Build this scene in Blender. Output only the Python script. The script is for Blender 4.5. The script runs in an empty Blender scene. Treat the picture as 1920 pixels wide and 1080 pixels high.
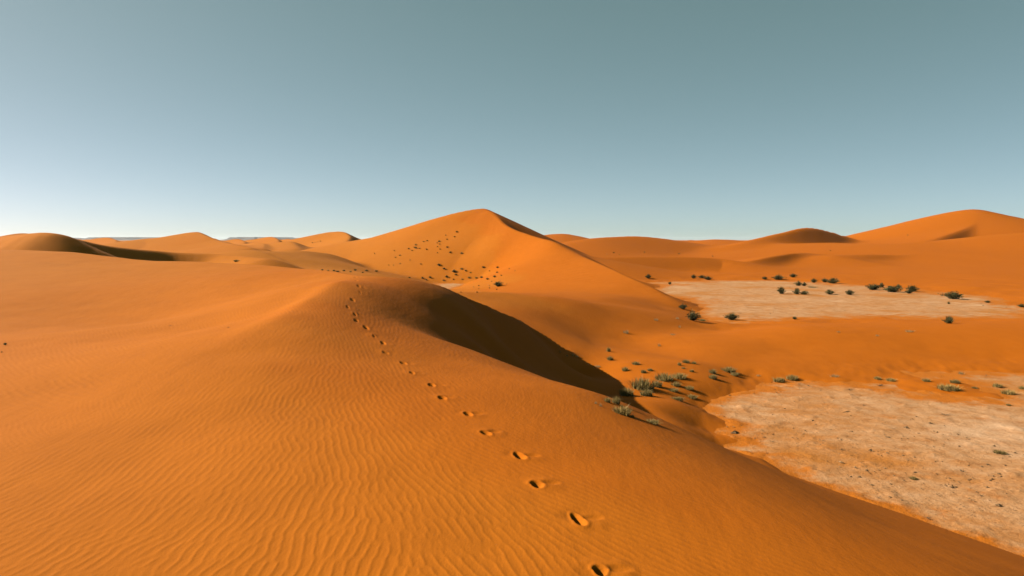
import bpy, math, random
import numpy as np

# ------------------------------------------------------------------ camera, sky, sun, exposure
scene = bpy.context.scene
EYE = 6.0                     # metres above the dry pan (the pan is z = 0)
F = 1350.0                    # focal length in pixels of a 1920-wide frame
PITCH = math.atan(90.0 / F)
SUN_AZ = math.radians(-79.0)  # left of the viewing direction
SUN_EL = math.radians(30.0)

cam_d = bpy.data.cameras.new('camera')
cam_d.sensor_width = 36.0
cam_d.lens = 36.0 * F / 1920.0
cam_d.clip_start = 0.05
cam_d.clip_end = 60000.0
cam = bpy.data.objects.new('camera', cam_d)
cam.location = (0, 0, EYE)
cam.rotation_euler = (math.pi / 2 - PITCH, 0, 0)
scene.collection.objects.link(cam)
scene.camera = cam

world = bpy.data.worlds.new('World')
scene.world = world
world.use_nodes = True
wn = world.node_tree.nodes
wl = world.node_tree.links
wn.clear()
sky = wn.new('ShaderNodeTexSky')
sky.sky_type = 'NISHITA'
sky.sun_disc = False
sky.sun_elevation = SUN_EL
sky.sun_rotation = SUN_AZ
sky.altitude = 2000.0
sky.air_density = 0.4
sky.dust_density = 2.6
sky.ozone_density = 1.0
# the film-like teal grade of the sky: one power curve per channel, the same all round the sky
sep = wn.new('ShaderNodeSeparateColor')
com = wn.new('ShaderNodeCombineColor')
wl.new(sky.outputs[0], sep.inputs[0])
EXPOSURE = 1.32
for ch, (gain, power) in enumerate(((1.95, 0.72), (1.70, 0.63), (1.76, 0.80))):
    m1 = wn.new('ShaderNodeMath'); m1.operation = 'MULTIPLY'; m1.inputs[1].default_value = 0.05
    m2 = wn.new('ShaderNodeMath'); m2.operation = 'POWER'; m2.inputs[1].default_value = power
    m3 = wn.new('ShaderNodeMath'); m3.operation = 'MULTIPLY'; m3.inputs[1].default_value = gain / 0.1 / 2 ** EXPOSURE
    wl.new(sep.outputs[ch], m1.inputs[0]); wl.new(m1.outputs[0], m2.inputs[0]); wl.new(m2.outputs[0], m3.inputs[0])
    wl.new(m3.outputs[0], com.inputs[ch])
bg = wn.new('ShaderNodeBackground')
bg.inputs['Strength'].default_value = 0.1
wo = wn.new('ShaderNodeOutputWorld')
wl.new(com.outputs[0], bg.inputs[0])
wl.new(bg.outputs[0], wo.inputs[0])

sun_d = bpy.data.lights.new('sun', 'SUN')
sun_d.energy = 5.0
sun_d.angle = math.radians(0.53)
sun_d.color = (1.0, 0.93, 0.82)
sun = bpy.data.objects.new('sun', sun_d)
sun.rotation_euler = (math.pi / 2 - SUN_EL, 0, math.pi - SUN_AZ)
scene.collection.objects.link(sun)

scene.view_settings.view_transform = 'Standard'
scene.view_settings.look = 'None'
scene.view_settings.exposure = EXPOSURE
scene.view_settings.gamma = 1.0
scene.view_settings.use_curve_mapping = False
scene.cycles.max_bounces = 4
scene.cycles.diffuse_bounces = 0
scene.cycles.transparent_max_bounces = 4

rng = np.random.default_rng(7)
random.seed(7)

# ------------------------------------------------------------------ helpers
def pix(px, py, d):
    """point seen at (px, py) of a 1920 x 1080 frame, d metres ahead"""
    u = (px - 960.0) / F
    v = (540.0 - py) / F
    y = math.cos(PITCH) + v * math.sin(PITCH)
    z = -math.sin(PITCH) + v * math.cos(PITCH)
    return (u / y * d, d, EYE + z / y * d)

def ray(px, py):
    u = (px - 960.0) / F
    v = (540.0 - py) / F
    return np.array([u, math.cos(PITCH) + v * math.sin(PITCH), -math.sin(PITCH) + v * math.cos(PITCH)])

def fft_noise(n, cell, lo, hi, seed):
    """periodic band-limited noise tile, unit variance; lo..hi wavelengths in metres"""
    r = np.random.default_rng(seed)
    fx = np.fft.fftfreq(n, cell)[:, None]
    fy = np.fft.fftfreq(n, cell)[None, :]
    k = np.sqrt(fx * fx + fy * fy) + 1e-9
    spec = np.where((k > 1.0 / hi) & (k < 1.0 / lo), k ** -1.6, 0.0)
    a = np.fft.ifft2(np.fft.fft2(r.standard_normal((n, n))) * spec).real
    return (a / a.std()).astype(np.float32)

def sample(tile, cell, x, y):
    n = tile.shape[0]
    fx = x / cell
    fy = y / cell
    ix = np.floor(fx).astype(np.int64)
    iy = np.floor(fy).astype(np.int64)
    tx = (fx - ix).astype(np.float32)
    ty = (fy - iy).astype(np.float32)
    ix %= n
    iy %= n
    jx = (ix + 1) % n
    jy = (iy + 1) % n
    return (tile[ix, iy] * (1 - tx) * (1 - ty) + tile[jx, iy] * tx * (1 - ty)
            + tile[ix, jy] * (1 - tx) * ty + tile[jx, jy] * tx * ty)

def sstep(a, b, x):
    t = np.clip((x - a) / (b - a), 0, 1)
    return t * t * (3 - 2 * t)

def smax(a, b, k):
    h = np.clip(0.5 + 0.5 * (a - b) / k, 0, 1)
    return b * (1 - h) + a * h + k * h * (1 - h)

N_LO = fft_noise(512, 0.5, 9.0, 60.0, 1)      # long swells
N_MID = fft_noise(512, 0.12, 1.2, 12.0, 2)    # soft undulation, toe fringes
N_FINE = fft_noise(512, 0.05, .25, 2.2, 4)
N_FAR = fft_noise(512, 6.0, 60.0, 500.0, 3)

# ------------------------------------------------------------------ the lie of the sand
# near ground: surveyed points joined by thin-plate surfaces, one in front of the long brink, one behind it
FRONT, BACK = [], []
def pts_of(sets, pixels=(), world=()):
    for L in sets:
        L.extend(pix(*p) for p in pixels)
        L.extend(world)
# walked ridge, left shoulder
pts_of([FRONT], [(1125,1070,3.9),(1085,975,4.6),(975,855,6.0),(877,776,7.45),(808,722,8.9),(755,682,10.3),
  (718,643,11.8),(685,614,13.2),(665,588,14.6),(655,570,15.8),(665,549,17.3),(672,530,18.8),(670,518.5,20.5),
  (0,1080,3.64),(0,900,5.25),(300,1000,4.3),(300,800,6.75),(0,760,8.05),(500,760,7.4),(500,680,9.1),
  (450,645,10.4),(540,605,12.4),(590,575,14.6),(640,540,17.5),
  (400,612,14.2),(300,600,18),(450,562,19.0),(300,560,22),(150,620,15.5),(0,640,14),(0,560,22),
  (150,540,25),(300,520,28),(450,520,25),(560,532,21),
  (0,469,41),(130,474,39),(270,489,36),(440,496,33),(560,504,29),(620,511,25)],
  [(-12,6,4.1),(-20,14,4.1),(-38,27,4.7),(-36,5,3.6),(1,-6,4.1),(-6,-8,3.9),(8,-6,1.8),(14,-6,-.3),(-14,-8,3.6),
   (-34,50,5.7),(-20.5,46,5.2),(-13,42,5.0),(-8.5,37,4.9),(-5,30,4.8)])
# right flank
pts_of([FRONT], [(1380,847,20.4),(1523,897,18.1),(1693,960,15.9),(1920,1037,13.8)],
  [(2.25,8,3.60),(3.38,12,2.45),(4.5,16,1.3),(5.35,19,.48),(2.08,5,3.97),(2.92,7,3.48),(3.75,9,2.9),(5,12,1.9),(6.25,15,.9),
   (2.7,5,3.80),(3.8,7,3.14),(5.43,10,2.1),(7.06,13,1.0),(2.84,4,3.86),(4.27,6,3.17),(5.7,8,2.4),(7.8,11,1.1),
   (2.58,12,2.85),(3.4,15.8,1.7),(4.3,20,.6),(9,4,1.6),(12,4,.0),(1.2,10,3.85)])
# its edge over the shaded hollow, the hollow, the spur beyond it
pts_of([FRONT], [(900,660,14.5),(950,690,14.8),(1000,715,15.1),(1095,750,15.8),(1150,772,17.2),
  (1000,738,17.5),(1000,716,20),(1000,690,22.5),(1000,660,25.5),(1095,775,18.5),(1095,748,22),(1095,722,25.5),
  (1150,800,20.5),(1150,768,22.8),(900,645,17.5),(900,610,20.5),(900,584,23),(950,712,17),(950,690,19.5),(950,656,23),
  (850,610,18.5),(850,650,15.5),
  (766,522,21.6),(800,531,22.6),(844,546,23.6),(906,570,25.6),(969,598,28.5),(1005,622,30.2),(1040,646,31.4),(1075,670,32.4)])
# ground shared by both: hollow floor, grassy toe, low swell, clay pan
pts_of([FRONT, BACK], [(1075,702,30),(1100,735,25),(1150,745,23),(1207,790,20.6),(1290,822,19.4),(1330,760,25.7),(1325,800,22.4),
  (1200,720,27.2),(1300,682,32.8),(1200,642,39.5),(1230,760,22.9),(1275,752,24.2),(1285,795,21.2),(1330,718,28.8),(1260,720,28),
  (1400,712,30.5),(1560,714,30.4),(1750,733,28.4),(1900,748,27),(1100,640,36.5),(1150,657,37),
  (1500,614,42),(1800,614,42),(1300,626,42),(1500,604,52),(1500,700,31.5),(1500,660,36),(1800,720,29.5),(1800,660,36),(1660,607,48)],
  [(5,31,.6),(8,32,.45),(9.5,36,.45),(8,40,.5),(37,42,1.0),(8.8,27,-.2),(8.0,24.6,-.2),(11.5,27.4,-.32),(8.2,22.4,-.16),(6.7,21.2,.2),(6.9,23.5,.18),(6.2,19.6,.32),(14,28.3,-.25),(20,27,-.4),(10.5,22.5,-.4),(9.2,20.4,-.25),(17,24,-.45),(13,19,-.5),(22,20,-.5),(30,24,-.3),(16,14,-.5),(25,8,-.5)])
# behind: valley on the left, shelf, lobes, far pan, foot of the tall dune
pts_of([BACK], [(1000,560,46),(1052,563,47),(1000,600,38),(960,557,45),(880,555,44),(1100,575,46),(950,577,40),
  (1100,605,42),(1150,625,41),(1200,615,47),(1000,549,57),(930,549,58),(1080,553,57),(1150,600,46),(1250,612,50),
  (1150,560,55),(1200,560,62),(1280,586,60),(1215,534,97),
  (1800,555,78),(1800,540,86),(1600,533,99),(1500,520,117),(1900,560,73),(1300,519,118)],
  [(-34,52,2.4),(-20.5,46,2.2),(-13,42,2.0),(-8.5,38,2.2),(-5,30,2.4),(-3,34,2.3),(-6,42,2.4),(-40,62,1.6),(-24,58,1.4),(-10,54,1.7),(-60,50,2.5),
   (29,73,-.4),(20,81,-.4),(38,62,-.4),(24,60,-.3),(45,70,-.2),(26,100,-.3),(34,88,-.35),(22,108,-.25),
   (-7.2,91,-1.3),(-4.2,90,-1.2),(-9.5,93,-1.1),(-6,95,-1.6),(-8,98,-1.4),(-1,80,.2),(-14,88,1.4),(-20,85,2.3),(-28,90,2.6),(2,92,.9),(0,70,.8),(-10,72,.7),(-6,80,.0)])
FRONT = np.array(FRONT); BACK = np.array(BACK)

def tps_fit(P, lam=0.5):
    n = len(P)
    d2 = ((P[:, None, :2] - P[None, :, :2]) ** 2).sum(-1)
    K = 0.5 * d2 * np.log(d2 + 1e-12) + lam * np.eye(n)
    Q = np.c_[np.ones(n), P[:, :2]]
    M = np.block([[K, Q], [Q.T, np.zeros((3, 3))]])
    return np.linalg.solve(M, np.r_[P[:, 2], np.zeros(3)])

def tps_eval(P, T, x, y):
    z = T[-3] + T[-2] * x + T[-1] * y
    for (cx, cy, _), w in zip(P, T[:-3]):
        d2 = (x - cx) ** 2 + (y - cy) ** 2
        z += w * 0.5 * d2 * np.log(d2 + 1e-12)
    return z
T_F = tps_fit(FRONT); T_B = tps_fit(BACK)

def crom(pts, per):
    P = np.array(pts, float)
    P = np.vstack([2 * P[0] - P[1], P, 2 * P[-1] - P[-2]])
    out = []
    for i in range(1, len(P) - 2):
        for t in np.linspace(0, 1, per, endpoint=False):
            a, b, c, d = P[i - 1], P[i], P[i + 1], P[i + 2]
            out.append(0.5 * (2 * b + (c - a) * t + (2 * a - 5 * b + 4 * c - d) * t * t + (3 * b - a - 3 * c + d) * t ** 3))
    out.append(P[-2])
    return np.array(out)

EDGE = [pix(*p)[:2] for p in ((-500,466,48),(-150,466,43),(0,469,41),(130,474,39),(270,489,36),(440,496,33),(560,504,29),(620,511,25),(645,515,22.6),(675,518.5,21),
        (720,519,21),(766,522,21.6),(800,531,22.6),(844,546,23.6),(906,570,25.6),(969,598,28.5),(1005,622,30.2),(1040,646,31.4),(1075,670,32.4))]
N_EDGE = len(EDGE)
EDGE = EDGE + [(5,33.6),(9,35),(40,41)]
EDGE = crom(EDGE, 4)
E_FLAT = np.clip((np.arange(len(EDGE)) / 4.0 - (N_EDGE - 1)) / 1.0, 0, 1)   # 0 along the brink, 1 past its end
E_Z = tps_eval(FRONT, T_F, EDGE[:, 0], EDGE[:, 1])

def near_height(x, y):
    bd = np.full(x.shape, 1e9); sd = np.zeros(x.shape); fl = np.zeros(x.shape)
    cone = np.full(x.shape, -9.0)
    for i in range(len(EDGE) - 1):
        a, b = EDGE[i], EDGE[i + 1]
        ex, ey = b - a
        t = np.clip(((x - a[0]) * ex + (y - a[1]) * ey) / (ex * ex + ey * ey), 0, 1)
        dx = x - a[0] - t * ex; dy = y - a[1] - t * ey
        d = np.sqrt(dx * dx + dy * dy)
        up = d < bd
        bd[up] = d[up]
        sd[up] = np.where(ex * dy - ey * dx > 0, d, -d)[up]
        fl[up] = (E_FLAT[i] + t * (E_FLAT[i + 1] - E_FLAT[i]))[up]
        if E_FLAT[i] < 1:
            np.maximum(cone, E_Z[i] + t * (E_Z[i + 1] - E_Z[i]) - .55 * (np.sqrt(d * d + .5) - .707), out=cone)
    zb = smax(tps_eval(BACK, T_B, x, y), cone, .35)
    zf = tps_eval(FRONT, T_F, x, y)
    w = sstep(-1, 1, sd / (.12 + 4 * fl))
    return zf * (1 - w) + zb * w

# each ridge: crest nodes (px, py, distance, slope on the left of the line, slope on its right, rounding)
RIDGES = []
RIDGE_K = []
def ridge(nodes, per=4, world=False, k=1.0):
    RIDGE_K.append(k)
    rows = []
    for n in nodes:
        p = n[:3] if world else pix(*n[:3])
        rows.append(list(p) + list(n[3:6]))
    RIDGES.append(crom(rows, per))

# the tall dune: left arm, peak, arm coming towards the viewer
ridge([(600,482,128,.22,.10,6),(650,464,134,.22,.14,5),(690,450,136,.25,.20,4),(750,437,134,.3,.27,3.5),(800,420,133,.35,.34,3),(860,400,131,.4,.38,1.6),
       (905,391,130,.48,.39,.4),(918,398,127,.5,.42,.4)], 5)
ridge([(922,401,126,.52,.43,.4),(932,407,122,.54,.43,.3),(944,419,117,.6,.5,.3),(962,429,112,.64,.55,.3),(987,438,108,.66,.62,.3),(1012,446,104,.66,.62,.4),(1037,453,100,.62,.56,.6),
       (1066,470,95,.5,.34,1.0),(1105,488,88,.66,.22,.5),(1150,507,79,.68,.16,.3),(1190,525,72,.68,.12,.3),(1216,537,69,.6,.10,.4),(1252,561,64,.4,.08,.8),(1285,585,60,.3,.06,1)], 5, k=1.6)
ridge([(840,550,43,.2,.34,1.0),(890,553,44.5,.12,.34,.6),(960,556,45.5,.12,.32,.5),(1010,559.5,46,.12,.32,.5),(1056,563,47,.12,.28,.6),(1110,568,48,.12,.26,1.0),(1160,577,49,.15,.24,1.5)], 4, k=2)
# left: crescent with its dark inner face
ridge([(-150,470,80,.2,.2,4),(-60,455,72,.25,.22,3),(20,444,66,.3,.36,3),(77,437,60,.5,.62,1.6),(110,440,59.5,.68,.70,.8),(131,446,60.5,.68,.72,.4),(150,451,61.5,.66,.72,.4),(182,458,63.5,.6,.72,.4),
       (226,464,66,.5,.7,.4),(281,468.5,69.5,.4,.68,.4),(330,473.5,71.5,.3,.6,.5),(400,477,72.5,.35,.5,.6),(450,480.5,71,.4,.42,.8),(500,486,68,.4,.35,1.2)], 4)
ridge([(20,446,120,.3,.3,3),(44,437,122,.3,.4,2),(70,445,125,.3,.4,2)])
# second row on the left
ridge([(250,458,150,.15,.15,5),(300,447,155,.2,.16,5),(330,445,158,.2,.16,4),(348,443,158,.25,.18,2),(366,434.5,157,.5,.2,.8),(388,443,148,.62,.2,.6),(412,452,141,.62,.18,.6),(450,460,132,.6,.16,.6),(492,466,126,.5,.14,.8)])
ridge([(415,463,125,.2,.12,2),(440,460,122,.45,.14,1),(470,465,117,.45,.12,1)])
ridge([(500,462,175,.2,.15,3),(540,452,170,.4,.2,1.2),(552,459,160,.45,.16,1),(556,466,150,.4,.14,1.5)])
ridge([(520,468,205,.15,.12,4),(569,451,208,.25,.2,4),(600,441,208,.3,.24,3.5),(631,434,205,.42,.28,1.5),(648,437,196,.6,.3,.6),(655,444,184,.66,.3,.5),(650,452,173,.66,.24,.5),(636,462,160,.6,.16,1.0)])
ridge([(470,468,95,.2,.22,3),(520,471,98,.25,.24,2),(560,470,104,.35,.34,2),(600,474,108,.4,.42,2)])
# right side rows
ridge([(1060,478,122,.12,.16,3),(1120,481.5,124,.2,.28,1.0),(1208,481,129,.22,.32,.7),(1286,481,133,.25,.32,.7),(1338,484,135,.3,.3,.7),(1378,489,134,.3,.18,.8),(1417,496,134,.3,.16,1),(1470,506,133,.15,.1,2)])
ridge([(1050,462,200,.12,.14,4),(1100,449,212,.2,.2,3),(1150,444,224,.25,.24,2.5),(1200,443,234,.25,.24,2.5),(1250,449,242,.25,.2,2.5),(1300,457,248,.25,.18,3),(1340,464,250,.15,.14,4)])
ridge([(1005,450,330,.2,.12,6),(1045,438.5,330,.25,.16,5),(1070,441,325,.4,.16,2),(1090,447,318,.4,.14,3)])
ridge([(1300,454,420,.15,.12,8),(1345,449,420,.15,.12,8),(1390,452,420,.15,.12,8)])
ridge([(1370,462,226,.15,.2,2),(1420,448,238,.25,.36,1.2),(1470,436,252,.3,.52,.8),(1515,427,270,.35,.58,.7),(1560,436,284,.4,.52,.8),(1600,448,286,.4,.34,1.0),(1640,458,285,.25,.2,2)])
ridge([(1380,496,136,.12,.2,1.2),(1430,484,146,.15,.5,.6),(1493,474.5,159,.16,.62,.4),(1530,476,166,.18,.56,.4),(1580,480,172,.16,.4,.6),(1640,486,170,.12,.14,1.5)])
ridge([(1560,478,158,.1,.16,1.5),(1654,477,166,.12,.48,.5),(1710,482,172,.14,.56,.4),(1758,487,176,.14,.56,.4),(1810,491,177,.14,.46,.5),(1920,491,172,.14,.2,1.2),(2050,493,165,.14,.14,2)])
ridge([(1480,457,230,.12,.1,5),(1560,455,225,.12,.08,5),(1640,460,215,.1,.07,5),(1700,464,205,.1,.07,5)])
# big dune on the right and its front shoulder
ridge([(1560,458,300,.15,.12,8),(1640,440,312,.2,.16,6),(1700,427,316,.25,.2,5),(1750,409,318,.28,.22,4),(1795,396,316,.3,.24,3),(1828,394,312,.35,.26,2),(1856,403,312,.35,.3,2)])
ridge([(1715,456,240,.06,.12,2),(1740,452,248,.07,.3,1),(1765,444,258,.09,.6,.6),(1800,432,274,.12,.64,.5),(1830,420,290,.16,.64,.5),(1856,404,306,.25,.6,.6),(1885,411,316,.3,.45,1),(1920,418,326,.35,.4,2)])
ridge([(1828,394,312,.35,.26,3),(1870,407,322,.35,.3,3),(1920,418,330,.35,.3,4),(2000,432,335,.3,.25,5),(2150,448,340,.2,.2,6)])
ridge([(1690,458,205,.08,.08,4),(1750,454,208,.10,.09,4),(1830,447,210,.12,.10,4),(1920,437,212,.14,.12,4),(2050,430,215,.2,.14,4)])
# small crescents along the left skyline
def crescent(px, py, d, w, drop):
    ridge([(px - w, py + drop, d * 1.02, .2, .14, 2.5), (px - .45 * w, py + .35 * drop, d * 1.02, .25, .2, 2), (px, py, d, .5, .24, .7),
           (px + .3 * w, py + .3 * drop, d * .95, .66, .24, .5), (px + .42 * w, py + .75 * drop, d * .89, .66, .2, .5), (px + .3 * w, py + 1.2 * drop, d * .84, .5, .16, 1)], 4)
for a in ((199,445,260,45,10), (259,450,235,30,8), (310,444.5,300,40,9), (233,455,190,28,8), (445,448,240,34,9), (507,444,260,36,10), (583,444,300,40,10), (480,455,180,34,9),
          (10,446,170,40,10), (540,448,330,30,8), (165,449,330,30,7), (395,446,380,36,8), (700,446,420,30,8), (415,454,175,26,8)): crescent(*a)
# far scatter of dunes out to the plain
rr = random.Random(11)
for i in range(46):
    d = rr.uniform(260, 1100)
    px = rr.uniform(-500, 900) if i < 34 else rr.uniform(1000, 2500)
    x = (px - 960) / F * d
    h = rr.uniform(3.5, 6.8) + (d - 260) * 0.0022
    L = rr.uniform(10, 26)
    a = rr.uniform(-.5, .5)
    c, s = math.cos(a), math.sin(a)
    nodes = []
    for q, zz, al, ar, ro in ((-1.6, .45, .18, .14, 3), (-.7, .8, .25, .2, 2), (0, 1, .5, .22, 1), (.6, .85, .55, .24, 1), (1.3, .5, .45, .2, 1.5)):
        bend = 10 * (q * q)
        nodes.append((x + c * q * L + s * bend, d + s * q * L - c * bend, h * zz, al, ar, ro))
    ridge(nodes, 3, world=True)

def ridge_eval(z, x, y):
    for R, kk in zip(RIDGES, RIDGE_K):
        reach = max(8.0, float(R[:, 2].max()) + 1.5) / max(0.06, float(min(R[:, 3].min(), R[:, 4].min())))
        reach = min(reach, 110.0)
        m = np.nonzero((x > R[:, 0].min() - reach) & (x < R[:, 0].max() + reach) &
                       (y > R[:, 1].min() - reach) & (y < R[:, 1].max() + reach))[0]
        if not len(m): continue
        X = x[m]; Y = y[m]
        best = np.full(len(m), -50.0)
        for a, b in zip(R[:-1], R[1:]):
            ex, ey = b[0] - a[0], b[1] - a[1]
            L2 = ex * ex + ey * ey + 1e-9
            t = np.clip(((X - a[0]) * ex + (Y - a[1]) * ey) / L2, 0, 1)
            dx = X - a[0] - t * ex
            dy = Y - a[1] - t * ey
            dist = np.sqrt(dx * dx + dy * dy) + 1e-6
            side = (ex * dy - ey * dx) / math.sqrt(L2) / dist      # +1 on the left of the line
            w = 0.5 + 0.5 * np.clip(side, -1, 1)
            zc = a[2] + t * (b[2] - a[2])
            sl = a[3] + t * (b[3] - a[3])
            sr = a[4] + t * (b[4] - a[4])
            ro = a[5] + t * (b[5] - a[5])
            slope = sr * (1 - w) + sl * w
            np.maximum(best, zc - slope * (np.sqrt(dist * dist + ro * ro) - ro), out=best)
        zm = z[m]
        k = kk * np.clip(0.007 * np.sqrt(X * X + Y * Y), .25, 1.5)
        z[m] = smax(best, zm, k)
    return z

BRINK = crom([list(pix(*p[:3])) + [p[3]] for p in ((430,655,9.8,0),(485,632,11.0,.07),(540,605,12.5,.14),(590,573,14.7,.2),(635,543,17.2,.17),(665,525,19.4,0))], 5)

def base_height(x, y):
    x = np.asarray(x, float); y = np.asarray(y, float)
    r = np.sqrt(x * x + y * y)
    far = 0.5 + 1.2 * sstep(120, 260, r) + 0.9 * sample(N_FAR, 6.0, x, y) * sstep(120, 300, r)
    near = np.full(x.shape, 0.0)
    m = r < 150
    near[m] = np.clip(near_height(x[m], y[m]), -1.8, 9)
    w = np.maximum(sstep(100, 135, r), sstep(45, 75, np.abs(x) - 0.12 * np.abs(y)))
    w = np.maximum(w, sstep(-10, -45, y))
    z = near * (1 - w) + far * w
    z = ridge_eval(z, x, y)
    z += 0.035 * sample(N_LO, .5, x, y) * sstep(10, 40, r)
    z += 0.010 * sample(N_MID, .12, x, y)
    # narrow brink on the sunward side of the ridge
    m = np.nonzero((x < 0) & (x > -9) & (y > 5) & (y < 23))[0]
    if len(m):
        best = np.zeros(len(m)); bd = np.full(len(m), 1e9)
        for a, b in zip(BRINK[:-1], BRINK[1:]):
            ex, ey = b[0] - a[0], b[1] - a[1]
            L2 = ex * ex + ey * ey
            t = np.clip(((x[m] - a[0]) * ex + (y[m] - a[1]) * ey) / L2, 0, 1)
            dx = x[m] - a[0] - t * ex; dy = y[m] - a[1] - t * ey
            d = np.sqrt(dx * dx + dy * dy)
            sd = np.where(ex * dy - ey * dx > 0, d, -d)
            h = a[3] + t * (b[3] - a[3])
            v = h * np.where(sd > 0, np.exp(-(sd / .55) ** 2), np.exp(-(sd / 1.5) ** 2))
            up = d < bd
            best[up] = v[up]; bd[up] = d[up]
        z[m] += best
    # ragged toe where the sand thins out over the pan
    z += 0.075 * sample(N_MID, .12, x * .45 + 13, y * .45) * (1 - sstep(.1, .8, np.abs(z)))
    z += 0.016 * sample(N_FINE, .05, x * .8, y * .55) * (1 - sstep(.03, .3, np.abs(z)))
    return z

# ------------------------------------------------------------------ wind ripples
RN, RC = 2048, 0.0125
def ripple_field():
    fx = np.fft.fftfreq(RN, RC)[:, None]
    fy = np.fft.fftfreq(RN, RC)[None, :]
    k = np.sqrt(fx * fx + fy * fy) + 1e-9
    th = np.arctan2(fy, fx)
    r = np.random.default_rng(5)
    out = []
    for i in range(9):
        a = math.radians(-15 + i * 18)          # direction of the wave vector
        lam = 0.067
        dk = (k - 1 / lam) / (0.13 / lam)
        da = (th - a + math.pi) % (2 * math.pi) - math.pi
        spec = np.exp(-dk * dk) * np.exp(-(da / math.radians(11)) ** 2)
        c = np.fft.ifft2(np.fft.fft2(r.standard_normal((RN, RN))) * spec)
        c /= np.sqrt((np.abs(c) ** 2).mean())
        out.append((a, c.astype(np.complex64)))
    return out

def ripple_eval(x, y):
    # crest direction swings round as the wind crosses the ridge
    s = 0.95 * (x - .5) + 0.316 * (y - 4)                 # distance to the right of the ridge line
    wob = sample(N_MID, .12, x * .35 + 5, y * .35 + 9)
    ang = np.radians(np.interp(s, [-9, -4, -2, -.6, 1, 4, 9], [-14, -6, 10, 36, 58, 84, 100])) + 0.26 * wob
    acc = np.zeros(x.shape, np.complex64)
    for a, tile in FIELD:
        w = np.exp(-((ang - a) / math.radians(11)) ** 2)
        m = np.nonzero(w > 0.02)[0]
        if len(m):
            acc[m] += (w[m] * sample(tile, RC, x[m], y[m])).astype(np.complex64)
    amp = np.abs(acc)
    ph = np.angle(acc)
    ph = ph + 0.45 * np.sin(ph)                            # steeper lee side
    crest = (0.5 + 0.5 * np.cos(ph)) ** 1.7
    return (crest - .35) * np.clip(amp / .55, 0, 1)
FIELD = ripple_field()

# ------------------------------------------------------------------ footprints
FOOT = [(1125,1070),(1085,975),(1006,908),(974,855),(909,812),(877,776),(828,746),(809,722),(772,699),(756,681),(722,661),(718,643),
        (700,629),(686,614),(668,601),(665,588),(652,575),(661,562),(675,549),(673,537),(668,526),(667,520)]

def ground_hits(pts, rmin=2.0, rmax=420.0, n=1400):
    """where the sight lines to these picture points meet the sand"""
    ts = np.exp(np.linspace(math.log(rmin), math.log(rmax), n))
    D = np.array([ray(*p) for p in pts])
    X = D[:, 0:1] / D[:, 1:2] * ts
    Y = np.repeat(ts[None, :], len(pts), 0)
    Z = EYE + D[:, 2:3] / D[:, 1:2] * ts
    H = np.maximum(base_height(X.ravel(), Y.ravel()).reshape(X.shape), 0.0)
    out = []
    for i in range(len(pts)):
        below = np.nonzero(Z[i] <= H[i])[0]
        if not len(below):
            out.append(None); continue
        j = below[0]
        if j == 0: out.append((X[i, 0], Y[i, 0], H[i, 0])); continue
        f0, f1 = Z[i, j-1] - H[i, j-1], H[i, j] - Z[i, j]
        t = f0 / (f0 + f1 + 1e-9)
        out.append((X[i, j-1] + t * (X[i, j] - X[i, j-1]), Y[i, j-1] + t * (Y[i, j] - Y[i, j-1]), H[i, j-1] + t * (H[i, j] - H[i, j-1])))
    return out
FEET = ground_hits(FOOT)

def footprints(x, y, z, rip):
    fr = random.Random(3)
    for i, p in enumerate(FEET):
        q = FEET[min(i + 1, len(FEET) - 1)]; o = FEET[max(i - 1, 0)]
        dx, dy = q[0] - o[0], q[1] - o[1]
        a = math.atan2(dy, dx) + fr.uniform(-.15, .15)
        tx, ty = math.cos(a), math.sin(a)
        m = np.nonzero((np.abs(x - p[0]) < .6) & (np.abs(y - p[1]) < .6))[0]
        if not len(m): continue
        X = x[m] - p[0]; Y = y[m] - p[1]
        v = X * tx + Y * ty                 # along the step
        u = X * ty - Y * tx                 # to the right of it
        fsz = fr.uniform(.75, 1.1)
        wob = sample(N_MID, .12, X * 9 + i * 31, Y * 9)
        wid = (.034 + .008 * (v > 0) + .006 * wob) * fsz
        dep = fr.uniform(.035, .06)
        e = np.sqrt((u / wid) ** 2 + ((v + .02 * wob) / (.078 * fsz)) ** 2)
        pit = 1 - sstep(.55, 1.12, e)
        rim = np.exp(-((e - 1.32) / .28) ** 2)
        # slump on the right where the foot pushed off
        e2 = np.sqrt(((u - .11) / .08) ** 2 + ((v - .03) / .05) ** 2)
        slump = 1 - sstep(.3, 1.2, e2)
        e3 = np.sqrt(((u - .04) / .13) ** 2 + (v / .14) ** 2)
        rip[m] *= sstep(.75, 1.5, e3)
        heel = .7 + .3 * sstep(-.1, .1, v)
        z[m] += -dep * pit * heel + .005 * rim - .013 * slump * (1 - pit) + .004 * wob * (1 - sstep(.8, 1.6, e3))

# ------------------------------------------------------------------ materials
def new_mat(name):
    m = bpy.data.materials.new(name)
    m.use_nodes = True
    nt = m.node_tree
    b = nt.nodes['Principled BSDF']
    b.inputs['Roughness'].default_value = .95
    b.inputs['Specular IOR Level'].default_value = .1
    return m, nt, b

def noise(nt, scale, detail=4, rough=.55, vec=None):
    n = nt.nodes.new('ShaderNodeTexNoise')
    n.inputs['Scale'].default_value = scale
    n.inputs['Detail'].default_value = detail
    n.inputs['Roughness'].default_value = rough
    if vec: nt.links.new(vec, n.inputs['Vector'])
    return n

def ramp(nt, fac, stops):
    r = nt.nodes.new('ShaderNodeValToRGB')
    while len(r.color_ramp.elements) < len(stops): r.color_ramp.elements.new(.5)
    for e, (p, c) in zip(r.color_ramp.elements, stops):
        e.position = p
        e.color = (*c, 1)
    nt.links.new(fac, r.inputs[0])
    return r

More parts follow.
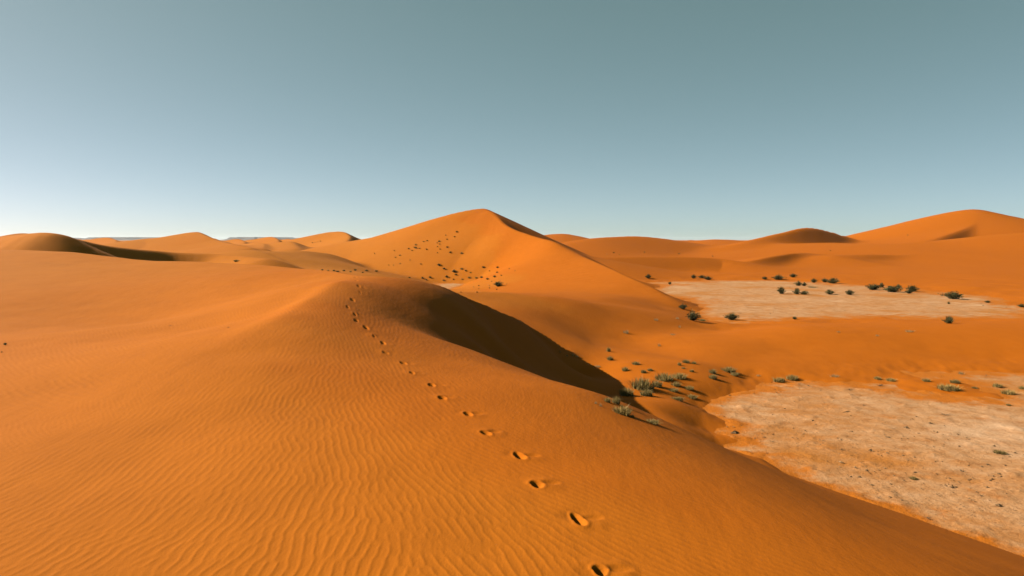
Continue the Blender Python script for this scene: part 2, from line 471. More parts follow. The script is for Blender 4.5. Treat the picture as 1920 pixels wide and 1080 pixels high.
def mixc(nt, fac, a, b, mode='MIX'):
    n = nt.nodes.new('ShaderNodeMix')
    n.data_type = 'RGBA'; n.blend_type = mode
    if isinstance(fac, (int, float)): n.inputs[0].default_value = fac
    else: nt.links.new(fac, n.inputs[0])
    for s, i in ((a, 6), (b, 7)):
        if isinstance(s, tuple): n.inputs[i].default_value = (*s, 1)
        else: nt.links.new(s, n.inputs[i])
    return n.outputs[2]

def sand_material():
    m, nt, b = new_mat('orange_sand')
    geo = nt.nodes.new('ShaderNodeNewGeometry')
    P = geo.outputs['Position']
    n1 = noise(nt, .05, 5, .5, P)
    n2 = noise(nt, 1.1, 5, .6, P)
    n3 = noise(nt, 160, 2, .6, P)
    # sun-side veil and grade painted into the sand colour: paler gold left, redder right
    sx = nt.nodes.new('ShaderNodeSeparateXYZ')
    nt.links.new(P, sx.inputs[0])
    veil = nt.nodes.new('ShaderNodeMapRange')
    veil.inputs['From Min'].default_value = -28; veil.inputs['From Max'].default_value = 22
    nt.links.new(sx.outputs[0], veil.inputs['Value'])
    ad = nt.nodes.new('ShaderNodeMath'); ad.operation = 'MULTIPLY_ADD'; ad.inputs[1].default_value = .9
    nt.links.new(n1.outputs[0], ad.inputs[0]); nt.links.new(veil.outputs[0], ad.inputs[2])
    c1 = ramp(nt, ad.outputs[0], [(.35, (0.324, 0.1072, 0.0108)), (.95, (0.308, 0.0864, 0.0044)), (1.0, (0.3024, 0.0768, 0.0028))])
    c2 = ramp(nt, n2.outputs[0], [(.3, (.91, .90, .88)), (.7, (1.0, 1.0, 1.0))])
    c3 = ramp(nt, n3.outputs[0], [(.3, (.80, .78, .76)), (.5, (1, 1, 1)), (.72, (1.12, 1.12, 1.15))])
    col = mixc(nt, 1.0, c1.outputs[0], c2.outputs[0], 'MULTIPLY')
    col = mixc(nt, .8, col, c3.outputs[0], 'MULTIPLY')
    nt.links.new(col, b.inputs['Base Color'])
    mp = nt.nodes.new('ShaderNodeMapping')
    mp.inputs['Scale'].default_value = (.9, .28, .9)
    mp.inputs['Rotation'].default_value = (0, 0, .5)
    nt.links.new(P, mp.inputs['Vector'])
    n4 = noise(nt, 2.4, 6, .65, mp.outputs[0])
    bump2 = nt.nodes.new('ShaderNodeBump')
    bump2.inputs['Strength'].default_value = .55
    bump2.inputs['Distance'].default_value = .03
    nt.links.new(n4.outputs[0], bump2.inputs['Height'])
    bump = nt.nodes.new('ShaderNodeBump')
    nt.links.new(bump2.outputs[0], bump.inputs['Normal'])
    bump.inputs['Strength'].default_value = .35
    bump.inputs['Distance'].default_value = .004
    nt.links.new(n3.outputs[0], bump.inputs['Height'])
    nt.links.new(bump.outputs[0], b.inputs['Normal'])
    b.inputs['Specular IOR Level'].default_value = .05
    return m

def pan_material():
    m, nt, b = new_mat('pale_clay_crust')
    geo = nt.nodes.new('ShaderNodeNewGeometry')
    P = geo.outputs['Position']
    big = noise(nt, .16, 6, .62, P)
    mid = noise(nt, 1.3, 8, .68, P)
    fine = noise(nt, 9.0, 6, .7, P)
    spk = noise(nt, 5.5, 4, .75, P)
    c1 = ramp(nt, mid.outputs[0], [(.30, (0.248, 0.0944, 0.0248)), (.48, (0.328, 0.1584, 0.0616)), (.68, (0.388, 0.2136, 0.104))])
    sand = ramp(nt, big.outputs[0], [(.50, (0, 0, 0)), (.66, (1, 1, 1))])
    col = mixc(nt, sand.outputs[0], c1.outputs[0], (0.308, 0.112, 0.02))
    pale = ramp(nt, big.outputs[0], [(.30, (1, 1, 1)), (.42, (0, 0, 0))])
    col = mixc(nt, pale.outputs[0], col, (0.408, 0.24, 0.128))
    f = ramp(nt, fine.outputs[0], [(.32, (.72, .66, .60)), (.52, (1, 1, 1))])
    col = mixc(nt, .85, col, f.outputs[0], 'MULTIPLY')
    s = ramp(nt, spk.outputs[0], [(.30, (.25, .16, .10)), (.37, (1, 1, 1))])
    col = mixc(nt, .8, col, s.outputs[0], 'MULTIPLY')
    # thin film of orange sand blown over the margins and lying in drifts
    att = nt.nodes.new('ShaderNodeAttribute'); att.attribute_name = 'sand_cover'
    drift = noise(nt, .8, 8, .7, P)
    mul = nt.nodes.new('ShaderNodeMath'); mul.operation = 'MULTIPLY_ADD'; mul.inputs[1].default_value = .30
    nt.links.new(att.outputs['Fac'], mul.inputs[0]); nt.links.new(drift.outputs[0], mul.inputs[2])
    film = ramp(nt, mul.outputs[0], [(.59, (0, 0, 0)), (.76, (1, 1, 1))])
    col = mixc(nt, film.outputs[0], col, (0.308, 0.0864, 0.0048))
    nt.links.new(col, b.inputs['Base Color'])
    add = nt.nodes.new('ShaderNodeMath'); add.operation = 'ADD'
    nt.links.new(mid.outputs[0], add.inputs[0]); nt.links.new(fine.outputs[0], add.inputs[1])
    bump = nt.nodes.new('ShaderNodeBump')
    bump.inputs['Strength'].default_value = .9
    bump.inputs['Distance'].default_value = .035
    nt.links.new(add.outputs[0], bump.inputs['Height'])
    nt.links.new(bump.outputs[0], b.inputs['Normal'])
    return m

def leaf_material(name, dark, light, trans=.25):
    m, nt, b = new_mat(name)
    oi = nt.nodes.new('ShaderNodeObjectInfo')
    geo = nt.nodes.new('ShaderNodeNewGeometry')
    c = ramp(nt, geo.outputs['Random Per Island'], [(0, dark), (1, light)])
    v = ramp(nt, oi.outputs['Random'], [(0, (.75, .78, .75)), (1, (1.15, 1.1, 1.0))])
    col = mixc(nt, 1.0, c.outputs[0], v.outputs[0], 'MULTIPLY')
    nt.links.new(col, b.inputs['Base Color'])
    tr = nt.nodes.new('ShaderNodeBsdfTranslucent')
    nt.links.new(col, tr.inputs[0])
    mx = nt.nodes.new('ShaderNodeMixShader')
    mx.inputs[0].default_value = trans
    nt.links.new(b.outputs[0], mx.inputs[1]); nt.links.new(tr.outputs[0], mx.inputs[2])
    nt.links.new(mx.outputs[0], nt.nodes['Material Output'].inputs[0])
    b.inputs['Roughness'].default_value = .7
    return m

def plain_material(name, lo, hi, scale=8):
    m, nt, b = new_mat(name)
    geo = nt.nodes.new('ShaderNodeNewGeometry')
    n = noise(nt, scale, 5, .6, geo.outputs['Position'])
    c = ramp(nt, n.outputs[0], [(.3, lo), (.7, hi)])
    nt.links.new(c.outputs[0], b.inputs['Base Color'])
    return m

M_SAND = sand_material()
M_PAN = pan_material()
M_LEAF = leaf_material('olive_leaves', (0.0336, 0.0304, 0.0112), (0.16, 0.132, 0.052))
M_TUFT = leaf_material('grey_green_blades', (.175, .108, .030), (.40, .27, .095), .3)
M_STRAW = leaf_material('dry_straw', (0.224, 0.144, 0.064), (0.368, 0.272, 0.144), .3)
M_WOOD = plain_material('dry_wood', (0.04, 0.0256, 0.016), (0.096, 0.064, 0.04), 30)
M_CLOD = plain_material('clay_clods', (0.056, 0.0304, 0.0144), (0.224, 0.124, 0.056), 12)
M_ROCK = plain_material('mesa_rock', (0.08, 0.056, 0.044), (0.112, 0.08, 0.06), .01)

# ------------------------------------------------------------------ mesh helpers
def grid_mesh(name, X, Y, Z):
    nr, nc = X.shape
    me = bpy.data.meshes.new(name)
    me.vertices.add(nr * nc)
    me.vertices.foreach_set('co', np.stack([X, Y, Z], -1).astype(np.float32).ravel())
    i = np.arange(nr * nc).reshape(nr, nc)
    q = np.stack([i[:-1, :-1], i[:-1, 1:], i[1:, 1:], i[1:, :-1]], -1).reshape(-1, 4)
    me.loops.add(q.size)
    me.loops.foreach_set('vertex_index', q.ravel().astype(np.int32))
    me.polygons.add(len(q))
    me.polygons.foreach_set('loop_start', (np.arange(len(q)) * 4).astype(np.int32))
    me.polygons.foreach_set('use_smooth', np.ones(len(q), bool))
    me.update(calc_edges=True)
    return me

def link(name, me, mat=None, parent=None):
    o = bpy.data.objects.new(name, me)
    if mat and me is not None and not me.materials: me.materials.append(mat)
    scene.collection.objects.link(o)
    if parent: o.parent = parent
    return o

# ------------------------------------------------------------------ the sand sheet
th_in = np.radians(np.linspace(-42, 42, 1060))
th_l = np.radians(np.linspace(-180, -42, 150)[:-1])
th_r = np.radians(np.linspace(42, 180, 150)[1:])
TH = np.concatenate([th_l, th_in, th_r])[::-1]
r_near = [1.2]
while r_near[-1] < 36:
    r = r_near[-1]
    r_near.append(r + min(max(.012, r * r / 1500.), .009 * r + .0) if r > 3 else r + .05)
RAD = np.concatenate([r_near, np.exp(np.linspace(math.log(r_near[-1]), math.log(170), 300))[1:],
                      np.exp(np.linspace(math.log(170), math.log(1200), 150))[1:],
                      np.exp(np.linspace(math.log(1200), math.log(14000), 16))[1:]])
print('sand grid', len(RAD), len(TH), len(RAD) * len(TH))
R2, T2 = np.meshgrid(RAD, TH, indexing='ij')
GX = (R2 * np.sin(T2)); GY = (R2 * np.cos(T2))
x = GX.ravel(); y = GY.ravel(); r = R2.ravel()
z = base_height(x, y)
rip = np.zeros_like(z)
m = np.nonzero((r < 45) & (np.abs(T2.ravel()) < math.radians(75)))[0]
rip[m] = ripple_eval(x[m], y[m])
amp = .0031 * (1 - sstep(14, 42, r)) * (1 - .45 * sstep(-.5, 2.5, 0.95 * (x - .5) + 0.316 * (y - 4)))
# ripples stay off the steep lee face and thin sand
gz = z.reshape(GX.shape)
slope = np.abs(np.gradient(gz, axis=1) / (np.gradient(TH)[None, :] * R2 + 1e-9))
amp *= (1 - sstep(.42, .60, slope.ravel())) * sstep(.0, .3, z)
patch = sample(N_MID, .12, x * .3 + 40, y * .3 + 7)
amp *= np.clip(.8 + .28 * patch, .25, 1.3)
footprints(x, y, z, rip)
z += amp * rip
sand_me = grid_mesh('sand_dunes', GX, GY, z.reshape(GX.shape))
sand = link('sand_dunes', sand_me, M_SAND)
sand['kind'] = 'structure'
del R2, T2, rip, amp, patch, slope

# ------------------------------------------------------------------ the dry pan (pale clay flat)
C1 = fft_noise(1024, .05, .12, 2.5, 21)
pr = np.concatenate([np.linspace(11, 34, 330), np.exp(np.linspace(math.log(34), math.log(140), 190))[1:]])
pt = np.radians(np.linspace(-16, 62, 560))[::-1]
PR, PT = np.meshgrid(pr, pt, indexing='ij')
PX, PY = PR * np.sin(PT), PR * np.cos(PT)
c = sample(C1, .05, PX.ravel(), PY.ravel()).reshape(PX.shape)
PZ = .007 * c + .014 * np.clip(c - 1.0, 0, 2) + .010 * sample(N_MID, .12, PX.ravel(), PY.ravel()).reshape(PX.shape)
pan_cover = sstep(-.34, -.0, base_height(PX.ravel(), PY.ravel()))      # blown sand thins out away from the dunes' toes
pan_me = grid_mesh('dry_clay_pan', PX, PY, PZ)
pan_me.attributes.new('sand_cover', 'FLOAT', 'POINT').data.foreach_set('value', pan_cover.astype(np.float32))
pan = link('dry_clay_pan', pan_me, M_PAN)
pan['kind'] = 'structure'

# ------------------------------------------------------------------ mesas on the horizon
def mesa(px0, px1, d, top, seed):
    rr = random.Random(seed)
    n = 60
    prof = []
    for i in range(n + 1):
        t = i / n
        e = min(1, t / .12, (1 - t) / .12)
        prof.append(top * (e ** .7) * (1 + .10 * rr.uniform(-1, 1)) )
    xs = [(px0 + (px1 - px0) * i / n - 960) / F * d for i in range(n + 1)]
    rows = [(0, -2, .0), (260, .55, 1), (330, .97, 1), (900, 1.0, 1), (1300, .3, 1), (1500, -2, 0)]
    X = np.zeros((len(rows), n + 1)); Y = X.copy(); Z = X.copy()
    for j, (dy, hf, k) in enumerate(rows):
        for i in range(n + 1):
            X[j, i] = xs[i]; Y[j, i] = d + dy + 60 * rr.uniform(-1, 1) * k
            Z[j, i] = prof[i] * hf if k else -5
    o = link('mesa', grid_mesh('mesa', X, Y, Z), M_ROCK)
    o['kind'] = 'structure'
for a in ((118, 262, 7200, 34, 1), (180, 330, 7800, 30, 4), (395, 510, 7000, 34, 2), (490, 600, 7600, 28, 3), (-40, 60, 7200, 30, 6)): mesa(*a)

# ------------------------------------------------------------------ plants
def ribbon(V, Fc, pts, rad, sides=3):
    base = len(V)
    for k, (p, rr_) in enumerate(zip(pts, rad)):
        for q in range(sides):
            a = 2 * math.pi * q / sides
            V.append((p[0] + rr_ * math.cos(a), p[1] + rr_ * math.sin(a), p[2]))
    for k in range(len(pts) - 1):
        for q in range(sides):
            a = base + k * sides + q; b = base + k * sides + (q + 1) % sides
            Fc.append((a, b, b + sides, a + sides))

def mesh_of(name, V, Fc, mat):
    me = bpy.data.meshes.new(name)
    me.from_pydata(V, [], Fc)
    me.materials.append(mat)
    me.update()
    return me

def leaf(V, Fc, p, d, size, rr_):
    """one small pointed leaf at p, growing along d"""
    d = np.array(d) / (np.linalg.norm(d) + 1e-9)
    u = np.cross(d, [rr_.uniform(-1, 1), rr_.uniform(-1, 1), rr_.uniform(-1, 1)])
    u /= np.linalg.norm(u) + 1e-9
    p = np.array(p)
    b = len(V)
    V += [tuple(p), tuple(p + d * size * .55 + u * size * .36), tuple(p + d * size), tuple(p + d * size * .45 - u * size * .36)]
    Fc.append((b, b + 1, b + 2, b + 3))

def make_shrub(seed):
    """bushy desert shrub, one unit high and about 1.35 wide: (stems, foliage)"""
    q = random.Random(seed)
    SV, SF, LV, LF = [], [], [], []
    for i in range(34):
        a = q.uniform(0, 2 * math.pi); lean = q.uniform(.0, 1.0) ** .8
        L = q.uniform(.62, 1.0) * (1 - .18 * lean)
        bx, by = q.uniform(-.08, .08), q.uniform(-.08, .08)
        pts = []
        for k in range(5):
            t = k / 4
            out = lean * L * (t ** 1.15)
            pts.append((bx + math.cos(a) * out + q.uniform(-.02, .02), by + math.sin(a) * out + q.uniform(-.02, .02), -.04 + L * t * (1 - .45 * lean * t)))
        ribbon(SV, SF, pts, [.022, .017, .013, .009, .004])
        for k in range(34):
            t = q.uniform(.12, 1.05)
            j = min(3, int(t * 4)); f = t * 4 - j
            p = [pts[j][c] + (pts[j + 1][c] - pts[j][c]) * f for c in range(3)]
            sp = .13
            p = [p[0] + q.gauss(0, sp * .7), p[1] + q.gauss(0, sp * .7), max(.03, p[2] + q.gauss(0, sp * .55))]
            leaf(LV, LF, p, (math.cos(a) * lean + q.gauss(0, .5), math.sin(a) * lean + q.gauss(0, .5), .7 + q.gauss(0, .3)), q.uniform(.07, .15), q)
    return mesh_of('stems', SV, SF, M_WOOD), mesh_of('foliage', LV, LF, M_LEAF)

def make_tuft(seed, n=300, spread=1.15, mat_b=None, mat_s=None, stalks=26):
    """grass tussock, one unit high: (blades, stalks)"""
    q = random.Random(seed)
    out = []
    for cnt, hgt, wd, mat in ((n, (.35, .85), .018, mat_b or M_TUFT), (stalks, (.7, 1.0), .010, mat_s or M_STRAW)):
        V, Fc = [], []
        for i in range(cnt):
            a = q.uniform(0, 2 * math.pi)
            r0 = q.uniform(0, .34) ** .8
            ba = q.uniform(0, 2 * math.pi)
            bx, by = r0 * math.cos(ba), r0 * math.sin(ba)
            h = q.uniform(*hgt) * (1 - .5 * r0)
            lean = abs(q.gauss(.25, .3)) * spread
            dx, dy = math.cos(a) * .5 + bx * 1.6, math.sin(a) * .5 + by * 1.6
            nx, ny = -math.sin(a), math.cos(a)
            b = len(V)
            for t, ww in ((0, 1), (.5, .8), (1, .12)):
                o = lean * h * t ** 1.6
                z_ = h * (t - .18 * lean * t * t)
                x_, y_ = bx + dx * o, by + dy * o
                V += [(x_ + nx * wd * ww, y_ + ny * wd * ww, z_ - .03), (x_ - nx * wd * ww, y_ - ny * wd * ww, z_ - .03)]
            Fc += [(b, b + 1, b + 3, b + 2), (b + 2, b + 3, b + 5, b + 4)]
        out.append(mesh_of('blades' if not out else 'stalks', V, Fc, mat))
    return out

def make_twigs(seed):
    """a lump of dead twigs, one unit wide"""
    q = random.Random(seed)
    V, Fc = [], []
    for i in range(16):
        a = q.uniform(0, 2 * math.pi); up = q.uniform(.05, .6); L = q.uniform(.25, .6)
        p = [q.uniform(-.12, .12), q.uniform(-.12, .12), .0]
        pts = []
        for k in range(5):
            pts.append(tuple(p))
            a += q.uniform(-.5, .5)
            p = [p[0] + math.cos(a) * L / 4, p[1] + math.sin(a) * L / 4, max(.01, p[2] + up * L / 4 * (1 - k / 5))]
        ribbon(V, Fc, pts, [.018, .016, .013, .010, .004])
    return mesh_of('dead_twigs', V, Fc, M_WOOD)

SHRUBS = [make_shrub(100 + i) for i in range(6)]
TUFTS = [make_tuft(200 + i) for i in range(6)]
STRAWS = [make_tuft(300 + i, 60, 1.1, M_STRAW, M_STRAW, 14) for i in range(4)]
TWIGS = [make_twigs(400 + i) for i in range(5)]

def tag(o, label, cat, group):
    o['label'] = label; o['category'] = cat; o['group'] = group
    return o

ORD = ['first', 'second', 'third', 'fourth', 'fifth', 'sixth', 'seventh', 'eighth', 'ninth', 'tenth', 'eleventh', 'twelfth', 'thirteenth', 'fourteenth',
       'fifteenth', 'sixteenth', 'seventeenth', 'eighteenth', 'nineteenth', 'twentieth', 'twenty-first', 'twenty-second', 'twenty-third', 'twenty-fourth', 'twenty-fifth',
       'twenty-sixth', 'twenty-seventh', 'twenty-eighth']

PLANTS = []       # (kind, name, category, group, label, px, py, height px, width px)
def patch(kind, name, cat, group, text, spots):
    """plants of one patch, told apart by their order from the left"""
    spots = sorted(spots)
    n = len(spots)
    for i, sp in enumerate(spots):
        lab = sp[4] if len(sp) > 4 else None
        if lab is None:
            where = 'leftmost' if i == 0 else 'rightmost' if i == n - 1 else ORD[i] + ' from left'
            lab = text + ', ' + where
        PLANTS.append((kind, name, cat, group, lab, *sp[:4]))

# olive shrubs on the far clay pan and along its edges
patch('shrub', 'desert_shrub', 'shrub', 'olive shrubs on the far clay pan', 'olive shrub under the low dune behind far pan',
      [(1216,522,9,12), (1300,522,8,10), (1316,521.5,7,13), (1327,524.5,8,16)])
patch('shrub', 'desert_shrub', 'shrub', 'olive shrubs on the far clay pan', 'olive shrub, upper row at the far pan edge',
      [(1434,524,7,10), (1459,524.5,11,22), (1487,520,8,14), (1497,536,11,13), (1508,536,8,10), (1526,530,9,12), (1546,529,9,12), (1562,531.5,13,21)])
patch('shrub', 'desert_shrub', 'shrub', 'olive shrubs on the far clay pan', 'olive shrub, lower row out on the far pan',
      [(1465,551,16,15), (1494,552,13,16), (1508,552.5,9,15), (1555,552,10,19), (1593,553,11,16)])
patch('shrub', 'desert_shrub', 'shrub', 'olive shrubs on the far clay pan', 'olive shrub, clump between far pan and sand',
      [(1636,543.5,14,27), (1653,539,10,10), (1673,547.5,15,36), (1684,540,8,10), (1704,550.5,9,15), (1711,546.5,14,20)])
patch('shrub', 'desert_shrub', 'shrub', 'olive shrubs on the far clay pan', '',
      [(1256,533.5,7,6,'tiny lone shrub on the far pan beside the dark dune tip'),
       (1787,560.5,16,38,'widest lone shrub on orange sand right of the far pan clump'),
       (1779,570,5,5,'tiny dark shrub just below the widest lone shrub'),
       (1852,568,6,10,'small pale shrub on sand between widest lone shrub and right edge'),
       (1916,576,7,13,'small shrub cut by the right edge of the picture'),
       (1779,606.5,15,23,'dark lone shrub on the near edge of the far pan at right'),
       (1490,599,7,9,'small dark shrub alone on the near edge of the far pan'),
       (1299,601,22,26,'large dark round shrub at the toe of the middle dune'),
       (1281,580,13,15,'shrub half hidden behind the sand lobe above the large round shrub'),
       (1372,600,15,26,'wide dark shrub casting a long shadow right of the large round shrub'),
       (935,537,12,17,'dark green shrub alone beside the small pale patch below the tall dune')])
patch('straw', 'dry_shrub', 'dry shrub', 'dry shrubs on the pan', '', [(1524,539.5,6,20,'low dry brown shrub among the olive shrubs of the upper row')])

# grass tussocks at the toe of the near dune
G = 'grass tussocks around the shaded hollow'
patch('tuft', 'grass_tussock', 'grass tussock', G, '',
      [(1205,729,28,48,'biggest grey green grass tussock just right of the black shadow'),
       (1232,725,16,22,'dense tussock grown onto the right side of the biggest tussock'),
       (1245,712,16,40,'wide tussock directly above and right of the biggest tussock'),
       (1274,709,13,30,'wide tussock at the right end of the dense tussock cluster'),
       (1175,742,20,32,'tussock at the edge of the black shadow below the biggest tussock'),
       (1212,742,17,28,'rounded tussock directly below the biggest tussock'),
       (1155,757,18,18,'sunlit tussock standing inside the black shadow near its tip'),
       (1139,754,12,14,'smaller sunlit tussock deep inside the black shadow tip'),
       (1167,776,20,40,'large tussock against the near dune edge below the shadow tip'),
       (1185,782,6,10,'small tuft at the foot of the large tussock by the dune edge'),
       (1222,793,8,34,'low flat tussock alone on the lowest orange sand by the dune edge'),
       (1367,697,12,30,'widest tussock right of the paired tussocks, above the near pan'),
       (1377,704,8,17,'tussock touching the lower right side of the widest right tussock'),
       (1336,700,11,15,'upper tussock of the stacked pair above the near pan'),
       (1337,710,11,18,'lower tussock of the stacked pair above the near pan'),
       (1461,715,10,25,'left tussock of the pair at the upper edge of near pan'),
       (1485,711,11,25,'right tussock of the pair at the upper edge of near pan'),
       (1316,602,6,15,'low grass tuft at the right foot of the large round shrub')])
patch('tuft', 'grass_tussock', 'grass tussock', G, 'small tuft on the slope right of the black shadow',
      [(1141,659,11,9), (1144,675,10,13), (1172,695,10,14), (1192,683,7,16), (1207,699,8,12), (1219,695,6,12)])
patch('tuft', 'grass_tussock', 'grass tussock', G, 'small tuft above the dense tussock cluster',
      [(1274,685,8,8), (1281,691,4,8), (1286,680,8,16), (1297,697,6,10), (1301,682,6,11)])
patch('tuft', 'grass_tussock', 'grass tussock', G, 'low sparse tuft between dense cluster and pan',
      [(1262,733,7,22), (1267,723,9,20), (1270,750,8,26), (1292,730,9,20), (1297,746,8,24)])
patch('straw', 'straw_tuft', 'grass tuft', 'pale straw tufts on the orange slope', 'pale straw tuft on the dim slope below the middle dune',
      [(1174,625,9,12), (1230,601,6,10), (1236,649,7,8), (1261,628,4,12), (1270,598,5,9), (1274,614,6,6)])
patch('straw', 'straw_tuft', 'grass tuft', 'pale straw tufts in the shadow', 'thin straw tuft catching light along the upper shadow edge',
      [(1050,661,5,6), (1063,668,5,6), (1073,668,7,6), (1081,670,6,7), (1120,688,5,14)])
patch('straw', 'straw_tuft', 'grass tuft', 'pale straw tufts in the shadow', 'thin straw tuft peeping over the near dune edge',
      [(1117,757,7,6), (1126,762,8,7)])
patch('tuft', 'grass_tussock', 'grass tussock', 'tussocks along the right pan edge', 'grey tussock, row above the near pan at right',
      [(1645,711,7,15), (1670,714,7,20), (1737,715,7,16), (1779,730,12,46,'widest dark tussock of the row at the right pan edge'), (1791,718,9,20), (1827,728,4,12), (1870,725,8,19), (1890,738,10,27), (1916,729,7,12)])
patch('straw', 'straw_tuft', 'grass tuft', 'pale straw on the orange swell', '',
      [(1565,706,6,22,'low pale straw patch at the top edge of the near pan'),
       (1802,702,8,14,'bright straw tuft above the widest dark tussock at right'),
       (1705,622,5,20,'flat dead straw lying on the orange swell'),
       (1572,623,4,8,'tiny pale straw tuft on the top of orange swell'),
       (1645,630,4,8,'tiny pale straw tuft lower right of the flat dead straw'),
       (1422,705,4,12,'tiny tuft left of the tussock pair at the near pan edge')])
patch('tuft', 'grass_tussock', 'grass tussock', 'tufts on the near pan', '',
      [(1713,898,6,17,'dark green tuft at the end of the sand tongue on near pan'),
       (1875,850,8,26,'spreading grass tuft on the near pan close to right edge'),
       (1891,760,4,9,'small green tuft on the near pan below the right tussock row')])
patch('twig', 'twig_clump', 'twig clump', 'dead twigs on the near pan', 'dark clump of dead twigs on the near clay pan',
      [(1437,851,7,12), (1540,844,5,14), (1578,844,7,16), (1592,731,5,20), (1647,934,7,12), (1650,723,5,26), (1722,813,5,8), (1740,971,6,22), (1757,889,6,11), (1772,778,4,30), (1803,883,7,18), (1810,998,5,16), (1495,837,4,10), (1620,760,4,12), (1840,930,5,14)])

# shrubs dotted over the tall dune
def z4(L): return [(700 + a / 6.4, 410 + b / 6.4, max(3.2, w * .55), w) for a, b, w in L]
T = 'small shrubs on the tall dune'
patch('bushlet', 'dune_shrub', 'shrub', T, 'small dark shrub on the upper face of the tall dune', z4([(1000,165,9), (870,203,4), (975,222,6), (885,252,5), (790,277,11), (765,295,4), (795,310,5), (770,340,4), (885,348,8), (800,370,5), (770,415,4), (925,412,9), (1060,420,12)]))
patch('bushlet', 'dune_shrub', 'shrub', T, 'small dark shrub, upper left group on tall dune', z4([(645,270,6), (605,280,6), (510,318,10), (490,345,7), (510,357,9), (555,362,5), (425,366,7), (465,386,5), (640,374,7)]))
patch('bushlet', 'dune_shrub', 'shrub', T, 'tiny shrub on the left lower flank of the tall dune', z4([(318,443,8), (265,467,7), (440,499,6), (320,541,6), (185,559,5), (240,559,5), (570,549,6), (250,388,4), (15,422,4)]))
patch('bushlet', 'dune_shrub', 'shrub', T, 'shrub, band across the foot of tall dune', z4([(785,564,13), (848,607,10), (970,643,15), (1060,607,12), (1110,630,8), (1165,650,8), (990,679,9), (1320,590,10), (1490,592,9), (1395,632,5), (1630,606,4), (1700,628,5), (1485,650,8), (1535,685,6)]))
patch('bushlet', 'dune_shrub', 'shrub', T, 'shrub in the lowest row just above the small pale patch', z4([(880,705,11), (1150,712,12), (1235,714,11), (1300,712,11), (1370,732,10), (1455,704,11), (680,712,10), (590,720,10), (635,740,7), (845,745,8), (960,732,6), (1065,730,8), (435,714,8)]))
patch('bushlet', 'dune_shrub', 'shrub', T, 'speck of a shrub beside the small pale patch', z4([(1420,754,6), (1390,806,5), (1395,836,5), (1265,809,5), (1265,841,5), (1205,823,5), (1050,886,5), (1245,886,6), (1600,786,5), (1480,853,5)]))
patch('bushlet', 'dune_shrub', 'shrub', 'shrub row at the left foot of the tall dune', 'shrub in the row at the left foot of the tall dune',
      [(604,507,4,9), (615,507.5,4,10), (626,508.5,5,11), (633,510,5,14), (645,508.5,5,10), (657,510,5,11), (666,507.5,5,10), (680,511.5,3.5,8), (687,508.5,5,12), (706,509.5,5,11)])
patch('bushlet', 'dune_shrub', 'shrub', 'specks on the right dunes', 'speck of a shrub on the dunes behind the far pan',
      [(1138,477,3,5), (1151,474.5,3.5,6), (1161,477.5,3,6), (1208,473.5,3,5), (1273,476.5,3,7), (1336,481,3,5), (1557,470.5,3,4), (1702,441.5,3,4)])
patch('bushlet', 'dune_shrub', 'shrub', 'specks on the left peak', 'speck of shrub on sharp dune left of tall dune', [(586,456,3,4), (591,455,3,4), (596,454,3.5,4), (601,453,3,4)])
patch('bushlet', 'dune_shrub', 'shrub', 'shrubs on the left shoulder', '', [(10,647,8,10,'small dark shrub on the sand at the left edge of the picture'), (443,490,7,22,'dark shrub in the shaded dip behind the left shoulder'), (3,721-60,4,5,'tiny tuft just below the shrub at the left edge')])
patch('twig', 'twig', 'twig', 'twigs on the left sand', '', [(320,611,3,9,'small dark twig lying on the left sand, the left one of two'), (428,614.5,3,12,'small dark twig on the left sand below the bright brink')])

hits = ground_hits([(p[5], p[6]) for p in PLANTS])
pr_ = random.Random(17)
placed = 0
for p, h in zip(PLANTS, hits):
    kind, name, cat, group, lab, px, py, hp, wp = p
    if h is None:
        print('no ground for', lab); continue
    d = h[1]
    H = hp / F * d
    Wd = wp / F * d
    rot = pr_.uniform(0, 6.28)
    loc = (h[0], h[1], h[2] - .01 * H)
    if kind == 'shrub':
        st, fo = SHRUBS[pr_.randrange(len(SHRUBS))]
        e = bpy.data.objects.new(name, None); scene.collection.objects.link(e)
        e.empty_display_size = .1
        link('stems', st, None, e)['kind'] = 'stuff'; link('foliage', fo, None, e)['kind'] = 'stuff'
        e.scale = (Wd / 1.35, Wd / 1.35, H / 1.0)
    elif kind in ('tuft', 'straw'):
        b, s_ = (TUFTS if kind == 'tuft' else STRAWS)[pr_.randrange(4)]
        e = bpy.data.objects.new(name, None); scene.collection.objects.link(e)
        e.empty_display_size = .1
        link('blades', b, None, e)['kind'] = 'stuff'; link('stalks', s_, None, e)['kind'] = 'stuff'
        e.scale = (Wd / 1.05, Wd / 1.05, H / .85)
    elif kind == 'bushlet':
        e = link(name, SHRUBS[pr_.randrange(len(SHRUBS))][1] if pr_.random() < .6 else TUFTS[pr_.randrange(6)][0])
        e.scale = (Wd / 2.2, Wd / 2.2, H / 1.35)
    else:
        e = link(name, TWIGS[pr_.randrange(len(TWIGS))])
        e.scale = (Wd, Wd, H / .3)
    e.location = loc
    e.rotation_euler = (0, 0, rot)
    tag(e, lab, cat, group)
    placed += 1
print('plants', placed)

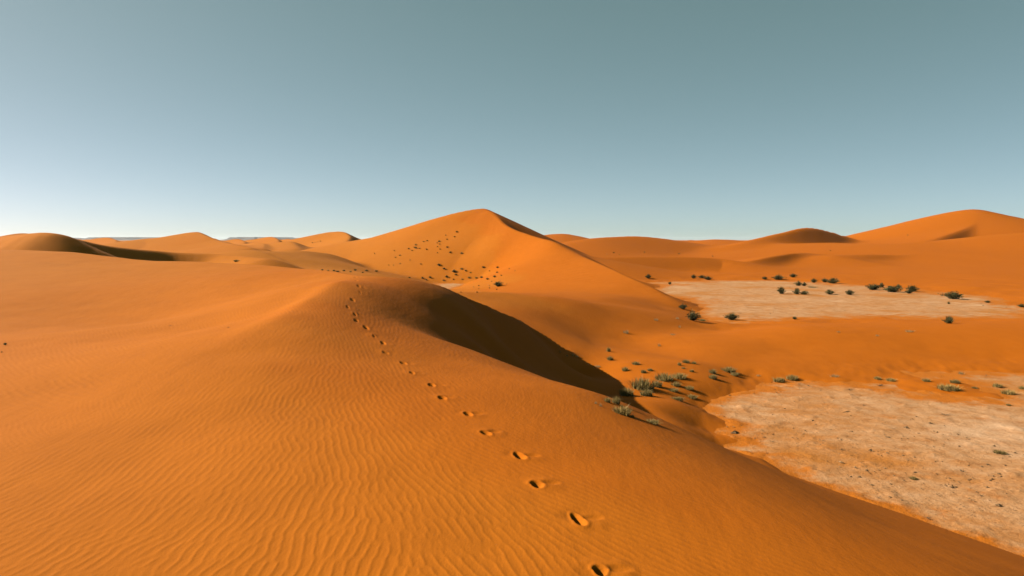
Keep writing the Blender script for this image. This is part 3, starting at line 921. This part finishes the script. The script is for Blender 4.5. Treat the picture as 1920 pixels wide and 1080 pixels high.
# ------------------------------------------------------------------ clods and chips strewn over the pan
def clods():
    q = np.random.default_rng(33)
    n = 6500
    rr_ = 13 * (110 / 13) ** (q.random(n) ** 1.5)
    a = np.radians(q.uniform(2, 46, n))
    X = rr_ * np.sin(a); Y = rr_ * np.cos(a)
    dens = sample(C1, .05, X * .12, Y * .12)
    hz = base_height(X, Y)
    keep = (hz < -.02) & (dens > -.2 - .6 * q.random(n))
    X, Y = X[keep], Y[keep]
    V, Fc = [], []
    ico = np.array([(1, 0, 0), (-1, 0, 0), (0, 1, 0), (0, -1, 0), (0, 0, 1), (0, 0, -.4)], float)
    tri = [(0, 2, 4), (2, 1, 4), (1, 3, 4), (3, 0, 4), (2, 0, 5), (1, 2, 5), (3, 1, 5), (0, 3, 5)]
    for x0, y0 in zip(X, Y):
        s0 = q.lognormal(-3.9, .5)
        sc = np.array([q.uniform(.6, 1.8), q.uniform(.5, 1.3), q.uniform(.35, .8)]) * min(s0, .12)
        aa = q.uniform(0, 6.28); ca, sa = math.cos(aa), math.sin(aa)
        p = ico * (1 + q.uniform(-.3, .3, (6, 3))) * sc
        p = np.c_[p[:, 0] * ca - p[:, 1] * sa, p[:, 0] * sa + p[:, 1] * ca, p[:, 2]] + (x0, y0, .012)
        b = len(V)
        V += [tuple(v) for v in p]
        Fc += [(i + b, j + b, k + b) for i, j, k in tri]
    return mesh_of('clay_clods', V, Fc, M_CLOD)
o = link('clay_clods', clods())
o['kind'] = 'stuff'
o['label'] = 'crumbled clay clods and chips strewn over the pale pan'

# ------------------------------------------------------------------ air
hz_me = bpy.data.meshes.new('haze')
S, z0, z1 = 15500.0, -9.0, 62.0
hv = [(-S, -S, z0), (S, -S, z0), (S, S, z0), (-S, S, z0), (-S, -S, z1), (S, -S, z1), (S, S, z1), (-S, S, z1)]
hz_me.from_pydata(hv, [], [(0, 3, 2, 1), (4, 5, 6, 7), (0, 1, 5, 4), (1, 2, 6, 5), (2, 3, 7, 6), (3, 0, 4, 7)])
M_HAZE = bpy.data.materials.new('haze')
M_HAZE.use_nodes = True
hn = M_HAZE.node_tree.nodes
hn.clear()
pv = hn.new('ShaderNodeVolumePrincipled')
pv.inputs['Color'].default_value = (.82, .90, .95, 1)
pv.inputs['Density'].default_value = 3e-5
pv.inputs['Anisotropy'].default_value = .2
ho = hn.new('ShaderNodeOutputMaterial')
M_HAZE.node_tree.links.new(pv.outputs[0], ho.inputs['Volume'])
haze = link('haze', hz_me, M_HAZE)
haze['kind'] = 'stuff'
